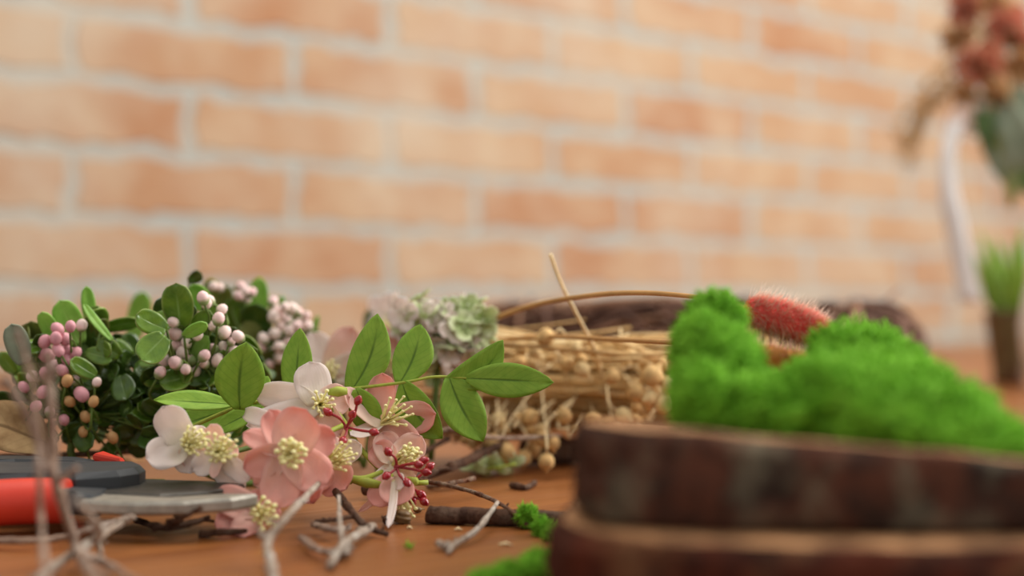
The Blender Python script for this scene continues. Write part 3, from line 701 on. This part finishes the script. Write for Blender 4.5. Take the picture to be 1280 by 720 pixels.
sd = MB(); sd.lathe([(.0001, -.0040), (.0012, -.0038), (.0030, -.0026), (.0038, -.0004), (.0035, .0018), (.0022, .0032), (.0010, .0038), (.0007, .0050), (.0001, .0052)], (0, 0, 0), Z, 12)
SD = None
spots = [(682, 421, .60, 1.0), (683, 577, .59, .9), (633, 566, .60, 1.1), (655, 572, .61, .9), (668, 562, .62, .8), (615, 552, .60, .9), (690, 553, .60, .9), (676, 548, .61, .9), (728, 462, .60, .9), (720, 434, .60, .9), (815, 470, .60, 1.25), (795, 490, .60, 1.1),
         (812, 497, .60, 1.0), (830, 505, .60, 1.1), (662, 522, .61, 1.0), (705, 520, .605, .9), (742, 525, .61, .9), (780, 520, .60, 1.0), (600, 540, .61, .9), (622, 525, .605, .9),
         (650, 455, .62, .9), (668, 440, .61, .8), (590, 505, .61, .9), (575, 470, .62, .9), (838, 482, .60, 1.0), (825, 455, .61, 1.0), (765, 470, .60, .9), ]
for _ in range(46):
    xx, yy = R.choice([(R.uniform(600, 845), R.uniform(425, 458)), (R.uniform(785, 845), R.uniform(455, 520)), (R.uniform(570, 690), R.uniform(525, 560)), (R.uniform(560, 840), R.uniform(520, 545))])
    spots.append((xx, yy, R.uniform(.605, .625), R.uniform(.45, .8)))
for i, (x, y, d, s_) in enumerate(spots):
    c = P(x, y, d); ax = Vector((R.uniform(-1, .6), R.uniform(-1, 0), R.uniform(-.6, .8)))
    if i in (1, 2, 3, 4, 5, 6, 7): ax = Vector((R.uniform(-.3, .3), -.2, -1))
    if SD is None:
        o = sd.build('seed_head', M['seed'], fx, raw=True); SD = o; o.location = c - world(fx); o.rotation_mode = 'QUATERNION'; o.rotation_quaternion = ax.to_track_quat('Z', 'Y'); o.scale = (s_,) * 3
    else: o = inst(SD, fx, c, ax, s_, M[R.choice(['seed', 'seed', 'seedp'])])
    e = c - ax.normalized() * .0038 * s_; tgt = c0 + Vector((c.x - c0.x + R.uniform(-.01, .02), R.uniform(-.012, .0), R.uniform(-.012, .012)))
    m = MB(); q = smooth_path([e, e - ax.normalized() * .006, tgt], 4); m.tube(q, .0005, 5); m.build('pedicel', M['strawp'], fx)

# ------------------------------------------------------------------ vine wreath
wr = thing('vine_wreath', 'dark brown twisted vine wreath lying behind the straw bundle', 'wreath', Vector((P(865, 400, .97).x, .97, TZ)))
wc = Vector((P(865, 400, .97).x, .97, TZ + .0415))
for k in range(54):
    mb = MB(); ph = R.uniform(0, 2 * pi); tw = R.choice([2, 3, 4, 5]) * R.choice([1, 1, -1]); rr = .012 + .021 * math.sqrt(R.random()); a0 = R.uniform(0, 2 * pi); span = R.uniform(3.2, 6.2)
    pts = []; n = 44
    for i in range(n + 1):
        a = a0 + span * i / n; b = ph + tw * a
        Rr = .122 + rr * math.cos(b) + .003 * noise.noise(Vector((a * 3, k, 0))); zz = rr * math.sin(b) * 1.02 + .003 * noise.noise(Vector((a * 3, k, 9)))
        pts.append(wc + Vector((Rr * math.cos(a), Rr * math.sin(a) * .95, max(zz, -.0385))))
    if R.random() < .45: pts.append(pts[-1] + (pts[-1] - pts[-2]).normalized() * .02 + Vector((0, 0, R.uniform(0, .012))))
    r0 = R.uniform(.0014, .0032); mb.tube(pts, [r0 * (1 - .4 * i / len(pts)) for i in range(len(pts))], 6)
    mb.build('vine', M['vine' if R.random() < .75 else 'vinel'], wr)

# ------------------------------------------------------------------ bunny tail grasses
def bunny(label, head, stalkpts, r, mats, nb, blen, down=0.0):
    h0, h1 = P(*head[0]), P(*head[1]); root = thing('bunny_tail_grass', label, 'dried grass', Vector((h0.x, h0.y, TZ + .045)))
    q = smooth_path([P(*p) for p in stalkpts] + [h0 + (h1 - h0) * .1], 6); mb = MB(); mb.tube(q, [.0013 - .0006 * i / len(q) for i in range(len(q))], 8); mb.build('stalk', M['bunnystalk'], root)
    ax = h1 - h0; L = ax.length; a = ax / L; mb = MB()
    prof = lambda t: r * (max(0.001, 1 - abs(2 * t ** .9 - 1) ** 2.6)) ** .5
    mb.lathe([(max(.0001, prof(t / 14) * .8), L * t / 14) for t in range(15)], h0, a, 16)
    hd = mb.build('seed_head', M[mats[0]], root)
    mb = MB(); m2 = MB(); qn = a.to_track_quat('Z', 'Y')
    for k in range(nb):
        t = R.uniform(.02, .98); an = R.uniform(0, 2 * pi); o = qn @ Vector((math.cos(an), math.sin(an), 0)); p = h0 + ax * t + o * prof(t) * .7
        dr = (o * R.uniform(.5, 1.0) + a * R.uniform(.5, 1.5) + rv(.25)).normalized(); l = blen * R.uniform(.5, 1.1)
        tgt = mb; th = .00016
        if R.random() < .30: tgt = m2; l *= 1.5; th = .00011; dr = (o + a * R.uniform(.0, .6) + rv(.2)).normalized()
        sdv = dr.cross(rv()).normalized() * th; s2 = dr.cross(sdv).normalized() * th; e = p + dr * l
        i0, i1, i2 = tgt.add(p + sdv, (0, 0)), tgt.add(p - sdv * .5 + s2, (0, 0)), tgt.add(p - sdv * .5 - s2, (0, 0)); i3 = tgt.add(e, (1, 0))
        for f in ((i0, i1, i3), (i1, i2, i3), (i2, i0, i3)): tgt.f.append(f)
    for k in range(int(down)):
        t = R.uniform(.1, .75); o = (Vector((R.uniform(-.25, .25), R.uniform(-.6, .1), -1))).normalized(); p = h0 + ax * t + o * prof(t) * .8
        m2.tube([p, p + o * .004 + rv(.0004), p + Vector((.0005, -.001, -1)) * .0072 + rv(.0005)], [.00016, .00013, .00005], 4, False)
    mb.build('bristles', M[mats[1]], hd, kind='stuff'); m2.build('awns', M[mats[2]], hd, kind='stuff', label='long pale awns')
    return root
bunny('coral pink fluffy bunny tail grass resting on top of the moss', ((929, 383, .472), (1032, 416, .464)), [(500, 445, .63), (560, 420, .62), (610, 401, .605), (672, 380, .58), (740, 369, .55), (800, 366, .525), (860, 370, .50), (905, 378, .48)], .0064, ('bunny', 'bristle', 'bristlep'), 4600, .0042, 60)
bunny('ochre dried bunny tail grass half sunk in the moss', ((925, 437, .44), (1055, 462, .425)), [(520, 440, .63), (600, 428, .62), (680, 421, .60), (760, 424, .56), (840, 428, .50), (890, 432, .46)], .0034, ('ochrehead', 'bristleo', 'bristlep'), 1200, .003)

# ------------------------------------------------------------------ twigs
def twig(label, paths, mat='twig', name='twig', knots=.25, stubs=0):
    mb = MB()
    for pts, r0, r1 in paths:
        if mat != 'twigd': r0 *= .85; r1 *= .85
        pts = [p if isinstance(p, Vector) else P(*p) for p in pts]; q = smooth_path(pts, 7); n = len(q); sd_ = R.random() * 99; rad = []
        for i in range(n):
            r = r0 + (r1 - r0) * i / (n - 1); r *= 1 + knots * noise.noise(Vector((i * .55, sd_, 0))) + (.22 if (i % 9 == 5 and knots > .1) else 0)
            rad.append(r); q[i] = q[i] + rv(r * .10); q[i].z = max(q[i].z, TZ + r * .9)
        mb.tube(q, rad, 9)
        for _ in range(stubs):
            i = R.randrange(2, n - 2); u = rv().normalized(); u.z = abs(u.z) * .5; mb.tube([q[i], q[i] + u * r0 * 2.2, q[i] + u * r0 * 3.2], [rad[i] * .55, rad[i] * .6, rad[i] * .25], 6)
    o = mb.build(name, M[mat]); return tag(o, label, 'twig')
r_ = .0030
twig('thick dark brown stick lying straight on bare wood, cut end facing left', [([T(536, 643, r_), T(590, 645, r_), T(650, 647, r_), T(716, 650, r_)], .0030, .0027)], 'twigd', 'stick', .08)
twig('thin reddish brown twig arching over the thick stick', [([T(522, 600, .008), T(560, 607, .007), T(600, 618, .006), T(632, 634, .006), T(660, 657, .0015)], .0011, .0007), ([T(548, 606, .007), T(575, 602, .007), T(592, 598, .007)], .0009, .0011)], 'twig', stubs=2)
twig('pale grey forked twig leaning across the thick stick', [([T(548, 679, .002), T(560, 683, .0015), T(580, 674, .002), T(600, 658, .004), T(622, 628, .007)], .0013, .0009), ([T(566, 681, .0016), T(560, 691, .001)], .0009, .0006)], 'twigl', stubs=2)
twig('dark branch lying under the straw bundle behind the pink blossoms', [([T(455, 612, .004), T(520, 598, .006), T(580, 577, .010), T(632, 553, .014)], .0022, .0016), ([T(580, 577, .010), T(605, 560, .012), T(640, 530, .018)], .0014, .0010)], 'twigd', stubs=3)
twig('grey dry twig touching the lowest oval fabric leaf', [([(525, 545, .57), (575, 536, .57), (600, 545, .58), (640, 548, .59), (700, 545, .60)], .0014, .0010)], 'twigm', stubs=3)
twig('short dark twig sticking out right of the red beads', [([T(470, 590, .006), T(510, 575, .010), T(560, 548, .016)], .0016, .0011)], 'twigd', stubs=2)
twig('dark bent twig below the pink blossoms', [([T(420, 615, .010), T(440, 640, .006), T(458, 658, .003), T(484, 668, .0015)], .0014, .0009), ([T(444, 645, .005), T(415, 650, .005), T(395, 652, .004)], .0008, .0006)], 'twigd', stubs=3)
twig('silver lichen coated twig below the pink blossoms', [([T(466, 658, .003), T(448, 668, .003), T(428, 682, .003), T(412, 708, .0015)], .0016, .0012), ([T(428, 682, .003), T(425, 655, .008), T(423, 620, .012)], .0009, .0006), ([T(438, 675, .002), T(432, 696, .0015)], .001, .0007)], 'twigl', stubs=4)
twig('pale twig standing up in front of the big salmon pink bloom', [([T(344, 735, .002), T(338, 700, .004), T(335, 676, .007), T(362, 642, .013), (398, 604, .455)], .0018, .0010), ([T(335, 676, .007), T(322, 660, .010)], .0009, .0006)], 'twigl', stubs=4)
twig('short blurred grey twig lying front of the lichen coated twig', [([T(376, 672, .002), T(396, 686, .003), T(420, 688, .002), T(440, 668, .003)], .0013, .0008)], 'twigm', stubs=3)
twig('crumbled brown twig bit right behind the pale upright twig', [([T(392, 655, .003), T(415, 662, .004), T(436, 660, .003)], .0014, .0009)], 'twigm', stubs=3)
twig('pale bare twig crossing the lower left corner', [([T(40, 728, .003), T(75, 703, .004), T(110, 680, .005), T(150, 655, .008), T(168, 646, .010)], .0017, .0010), ([T(118, 675, .005), T(124, 660, .012), T(96, 626, .026)], .0013, .0009), ([T(122, 672, .005), T(126, 692, .002)], .0011, .0008)], 'twigl', stubs=3)
twig('long thin grey twig lying below the red handle', [([T(-30, 676, .002), T(30, 676, .003), T(70, 673, .003), T(120, 660, .006), T(165, 645, .009)], .0013, .0009)], 'twigm', stubs=2)
twig('blurred grey brown twig rising in front of the red handle', [([T(130, 735, .016), (98, 690, .385), (74, 615, .375), (60, 575, .372), (34, 520, .370), (6, 470, .368)], .0018, .0012), ([(66, 590, .374), (66, 540, .372), (62, 490, .370), (60, 440, .368)], .0017, .0014), ([(80, 632, .376), (70, 605, .374), (96, 585, .372)], .0012, .0009), ([(98, 690, .385), (135, 705, .385), T(180, 735, .012)], .0014, .0010)], 'twigm', stubs=3, knots=.35)
twig('blurred brown seed stalk upright beside the left berries', [([T(60, 745, .012), (52, 660, .362), (48, 580, .36), (44, 500, .36), (30, 440, .36), (22, 410, .36)], .0010, .0007)], 'twigm', stubs=10, knots=.4)
twig('dark thin twig lying under the shears blades', [([T(190, 662, .003), T(225, 655, .004), T(250, 650, .004), T(268, 652, .003)], .0008, .0005), ([T(215, 655, .004), T(232, 640, .007), T(255, 628, .010)], .0009, .0007)], 'twigd', stubs=3)
twig('brown horizontal branch lying under the left berry sprigs', [([T(-30, 572, .012), T(60, 570, .013), T(130, 566, .013), T(200, 562, .014)], .0018, .0014)], 'twig', stubs=3)
twig('short brown twig bit on bare wood behind the thin arching twig', [([T(640, 607, .001), T(656, 610, .001), T(668, 604, .001)], .0014, .0010)], 'twigd', 'twig_bit')
twig('small grey twig bit on bare wood below the straw bundle', [([T(590, 590, .001), T(612, 592, .001), T(632, 587, .0015)], .0014, .0009)], 'twigm', 'twig_bit')
for lab, x0, y0, y_, x1 in (('blurred dark twig end under the front blossom', 250, 668, 664, 320), ('short grey twig bit behind the brown pod', 535, 607, 609, 572)):
    twig(lab, [([T(x0, y0, .001), T((x0 + x1) / 2, (y0 + y_) / 2 - 1, .002), T(x1, y_, .001)], .0013, .0008)], 'twigd' if x0 < 400 else 'twigm', 'twig_bit')

twig('dark brittle twig tangle end left of the fallen blossom', [([T(170, 650, .002), T(205, 660, .003), T(235, 656, .004), T(262, 646, .006)], .0011, .0008), ([T(205, 660, .003), T(230, 646, .008), T(252, 634, .011)], .0010, .0007)], 'twigd', stubs=6)
ds = thing('dried_sprig', 'small pale green dried sprig on bare wood below the straw bundle', 'dried sprig', T(622, 588))
m = MB(); m.tube(smooth_path([T(588, 585, .004), T(615, 586, .005), T(645, 580, .007)], 5), .0006, 5); m.build('stem', M['yel'], ds)
for k in range(14):
    b = T(592 + k * 3.8, 584 - k * .2, .005) ; u = Vector((R.uniform(-1, 1), R.uniform(-.8, .3), R.uniform(-.2, .7))).normalized(); m = MB(); m.sheet(b, b + u * .0075, .004, CAMV + rv(.5), obov, .1, .1, 0, 6, 4)
    m.build('leaf', M['hyd'], ds, solid=.0003)
def tw(px_, d, z): return Vector(((px_ - 640) / F * d, d, TZ + z))
twig('thick dark branch on the table propping up the right half of the straw bundle', [([tw(655, .640, .006), tw(720, .650, .0062), tw(800, .655, .006), tw(930, .665, .006)], .0058, .0050)], 'twigd', 'branch', .12)
# dry leaves, pod, chips
dl = thing('dry_leaf', 'curled tan dry leaf at the far left edge behind the shears', 'dry leaf', T(20, 590))
leaf_part(dl, (70, 565, .53), (-60, 530, .52), .022, twist=.7, mat='dryleaf', curl=.15, fold=.3, wav=.12, name='blade')
m = MB(); m.tube([P(70, 565, .53), T(92, 575, .002)], .0006, 6); m.build('stalk', M['strawd'], dl)
dl = thing('dry_leaf', 'dull brown dry leaf lying flat between shears and left berries', 'dry leaf', T(110, 585))
leaf_part(dl, T(160, 578, .004), T(60, 585, .006), .018, twist=-.8, mat='dryleaf', curl=.12, fold=.3, wav=.12, name='blade')
m = MB(); m.tube([T(160, 578, .004), T(180, 574, .003)], .0006, 6); m.build('stalk', M['strawd'], dl)
m = MB(); m.lathe([(.0001, 0), (.0026, .0002), (.0032, .0008), (.0028, .0013), (.0032, .0018), (.0030, .0024), (.0024, .0028), (.0027, .0033), (.0023, .0040), (.0012, .0047), (.0001, .0049)], T(501, 654, 0), Vector((.25, 0, 1)), 18)
tag(m.build('seed_pod', M['pod']), 'tiny ringed brown pod sitting on the table under red beads', 'seed pod')
m = MB(); m.ball(T(484, 650, .0016), .0017, 9); m.tube([T(484, 650, .002), T(478, 646, .005)], .0005, 5); tag(m.build('bud', M['twigd']), 'tiny dark bud left of the ringed brown pod', 'bud')
m = MB(); m.ball(T(522, 637, .0012), .0014, 9, (1.2, 1, .8)); m.tube([T(522, 637, .0012), T(530, 636, .0010)], .0004, 5); tag(m.build('bud', M['pod']), 'tiny grey bud behind the ringed brown pod', 'bud')
for (x, y, w, lab) in ((573, 664, 10, 'pale wood chip between brown pod and pale grey twig'), (632, 683, 18, 'pale wood splinter right of the pale grey twig'), (330, 695, 5, 'tiny pale crumb beside the base of the pale upright twig'), (512, 662, 7, 'pale chip just below the brown pod'), (540, 640, 4, 'white crumb at the cut end of the thick stick')):
    m = MB(); p = T(x, y); L = px(w, p.y); m.tube([p + Vector((-L / 2, 0, .0005)), p + Vector((0, .0003, .0008)), p + Vector((L / 2, -.0008, .0005))], [.0003, .0006, .0002], 5)
    tag(m.build('wood_chip', M['strawp']), lab, 'wood chip', 'loose chips on the table')

# ------------------------------------------------------------------ pot plant, vase and dried bouquet at the right
dp = 1.30
pt = thing('potted_plant', 'small olive brown pot with upright green leaves at right edge', 'potted plant', base(1262, dp))
o0 = base(1262, dp); k = dp / F
m = MB(); m.lathe([(.0005, 0), (.0135, 0), (.0148, .002), (.0150, .010), (.0175, .030), (.0205, .050), (.0222, .064), (.0228, .067), (.0215, .067), (.0200, .060), (.0005, .059)], o0, Z, 28); m.build('pot', M['pot'], pt)
m = MB(); m.lathe([(.0002, .0612), (.010, .0615), (.0202, .0605), (.0202, .058)], o0, Z, 20); m.build('soil', M['soil'], pt)
for i in range(9):
    a = 2 * pi * i / 9; b = o0 + Vector((math.cos(a) * .008, math.sin(a) * .008, .060)); h = [.145, .11, .135, .10, .12, .14, .105, .13, .115][i]
    t = o0 + Vector((math.cos(a) * .022 - .010, math.sin(a) * .02, h)); mm = MB(); mm.sheet(b, t, .013, CAMV + rv(.4), lance, .06, .25, 0, 10, 4)
    mm.build('leaf', M['leaf' if i % 3 else 'boxl'], pt, solid=.0006)
dv = 1.22
va = thing('vase', 'white ceramic vase at the right edge holding the dried bouquet', 'vase', base(1343, dv)); ov = base(1343, dv)
m = MB(); m.lathe([(.0005, 0), (.028, 0), (.034, .006), (.043, .030), (.045, .055), (.040, .085), (.028, .112), (.0235, .130), (.0245, .150), (.029, .165), (.0275, .165), (.0215, .148), (.020, .130), (.0005, .125)], ov, Z, 36); m.build('body', M['ceramic'], va)
m = MB(); m.lathe([(.0282, 0), (.0293, .0012), (.0282, .0024), (.0271, .0012), (.0282, 0)], ov + Vector((0, 0, .164)), Z, 36); m.build('rim', M['ceramic'], va)
bo = thing('dried_bouquet', 'dried bouquet of reddish flowers and grey leaves with a white ribbon', 'bouquet', ov + Vector((0, 0, .14)))
neck = ov + Vector((0, 0, .135))
sm = MB()
def bst(e): sm.tube(smooth_path([neck + Vector((R.uniform(-.008, .008), R.uniform(-.008, .008), 0)), ov + Vector((-.012, 0, .19)) + rv(.006), e], 5), .0013, 6)
for (x, y, dd, r, mt) in ((1222, 78, -.01, .026, 'dryflower'), (1262, 38, .0, .026, 'dryflower'), (1208, 8, .01, .020, 'dryflower'), (1248, 118, -.01, .020, 'drybrown'), (1206, 118, .0, .016, 'drybrown'), (1290, 80, .0, .025, 'drybrown'), (1196, 48, .02, .018, 'drybrown'), (1240, 6, .01, .02, 'drybrown')):
    c = P(x, y, dv + dd); bst(c); m = MB()
    for i in range(46):
        d = rv().normalized(); d.z = d.z * .9; t = c + d * r * R.uniform(.7, 1.15); m.sheet(c + d * r * .15, t, r * .42, d.orthogonal() + rv(.3), obov, .1, .1, .2, 6, 4)
    m.build('flower_head', M[mt], bo)
for (a, b, cc) in (((1205, 90), (1165, 120), (1126, 190)), ((1200, 100), (1160, 140), (1140, 205)), ((1215, 60), (1165, 95), (1118, 165)), ((1190, 90), (1150, 140), (1132, 175))):
    q = smooth_path([P(*a, dv), P(*b, dv), P(*cc, dv)], 6); m = MB(); m.tube(q, [.0012 - .0008 * i / len(q) for i in range(len(q))], 6)
    for i in range(3, len(q)):
        for _ in range(6):
            u = rv().normalized(); u.z -= .4; m.tube([q[i], q[i] + u * .005, q[i] + u * .009 + Vector((0, 0, -.002))], [.0007, .0007, .0002], 4)
    m.build('grass_plume', M['strawd'], bo)
for (bx, by, tx, ty, w, mt) in ((1235, 130, 1262, 235, 38, 'greyleaf'), (1245, 120, 1290, 215, 46, 'greyleaf'), (1232, 140, 1246, 205, 30, 'oliveleaf'), (1255, 170, 1262, 262, 26, 'oliveleaf'), (1262, 110, 1320, 180, 44, 'greyleaf'), (1228, 120, 1236, 190, 26, 'boxd'), (1262, 190, 1300, 250, 36, 'boxd')):
    leaf_part(bo, (bx, by, dv - .01), (tx, ty, dv - .02), px(w, dv), twist=R.uniform(-.5, .5), mat=mt, curl=.1); bst(P(bx, by, dv - .01))
for (x, y) in ((1202, 145), (1214, 152), (1194, 156), (1226, 140)):
    m = MB(); c = P(x, y, dv - .01)
    for i in range(16):
        d = rv().normalized(); m.sheet(c, c + d * .011, .009, d.orthogonal(), obov, .1, 0, .2, 5, 4)
    m.build('white_flower', M['white'], bo); bst(c)
sm.build('stems', M['gstem'], bo)
rows = []; uvs = []
cl = smooth_path([P(1196, 152, dv - .02), P(1186, 190, dv - .02), P(1187, 240, dv - .015), P(1198, 300, dv - .012), P(1212, 378, dv - .015)], 8)
for i, p in enumerate(cl):
    a = .5 * math.sin(i * .17); u = Vector((math.cos(a), math.sin(a), 0)); hw = px(13, dv) * (.7 + .3 * min(1, i / 8)); rows.append([p - u * hw, p, p + u * hw]); uvs.append([(i / len(cl), 0), (i / len(cl), .5), (i / len(cl), 1)])
m = MB(); m.grid(rows, uvs); m.build('ribbon', M['ribbon'], bo, solid=.0004, label='white satin ribbon hanging down')

# ------------------------------------------------------------------ light and camera
w = bpy.data.worlds.new('World'); SC.world = w; w.use_nodes = True
bg = w.node_tree.nodes['Background']; bg.inputs[0].default_value = (1.0, .985, .96, 1); bg.inputs[1].default_value = .72
def area(name, loc, aim, sx, sy, power, col):
    l = bpy.data.lights.new(name, 'AREA'); l.shape = 'RECTANGLE'; l.size = sx; l.size_y = sy; l.energy = power; l.color = col
    o = bpy.data.objects.new(name, l); C.objects.link(o); o.location = loc; o.rotation_euler = (Vector(aim) - Vector(loc)).to_track_quat('-Z', 'Y').to_euler(); return o
area('window_daylight', (2.15, 1.1, 1.95), (.2, .8, .85), 1.6, 1.5, 84, (1, .97, .92))
area('overhead_fill', (.1, .85, 2.6), (.1, .6, .75), 1.2, 1.2, 22, (1, .95, .88))  # unseen overhead area light, added to light tops and raise contrast
cam = bpy.data.cameras.new('Camera'); co = bpy.data.objects.new('Camera', cam); C.objects.link(co)
co.location = (0, 0, CZ); co.rotation_euler = (pi / 2, 0, 0); cam.lens = 50; cam.sensor_width = 36; cam.shift_y = (HY - 360) / 1280
cam.clip_start = .01; cam.dof.use_dof = True; cam.dof.focus_distance = .497; cam.dof.aperture_fstop = .050 / .0108; cam.dof.aperture_blades = 0
SC.camera = co
SC.view_settings.view_transform = 'Standard'; SC.view_settings.look = 'None'; SC.view_settings.gamma = 1; SC.view_settings.use_curve_mapping = False
SC.view_settings.exposure = 0.0
SC.cycles.use_denoising = True
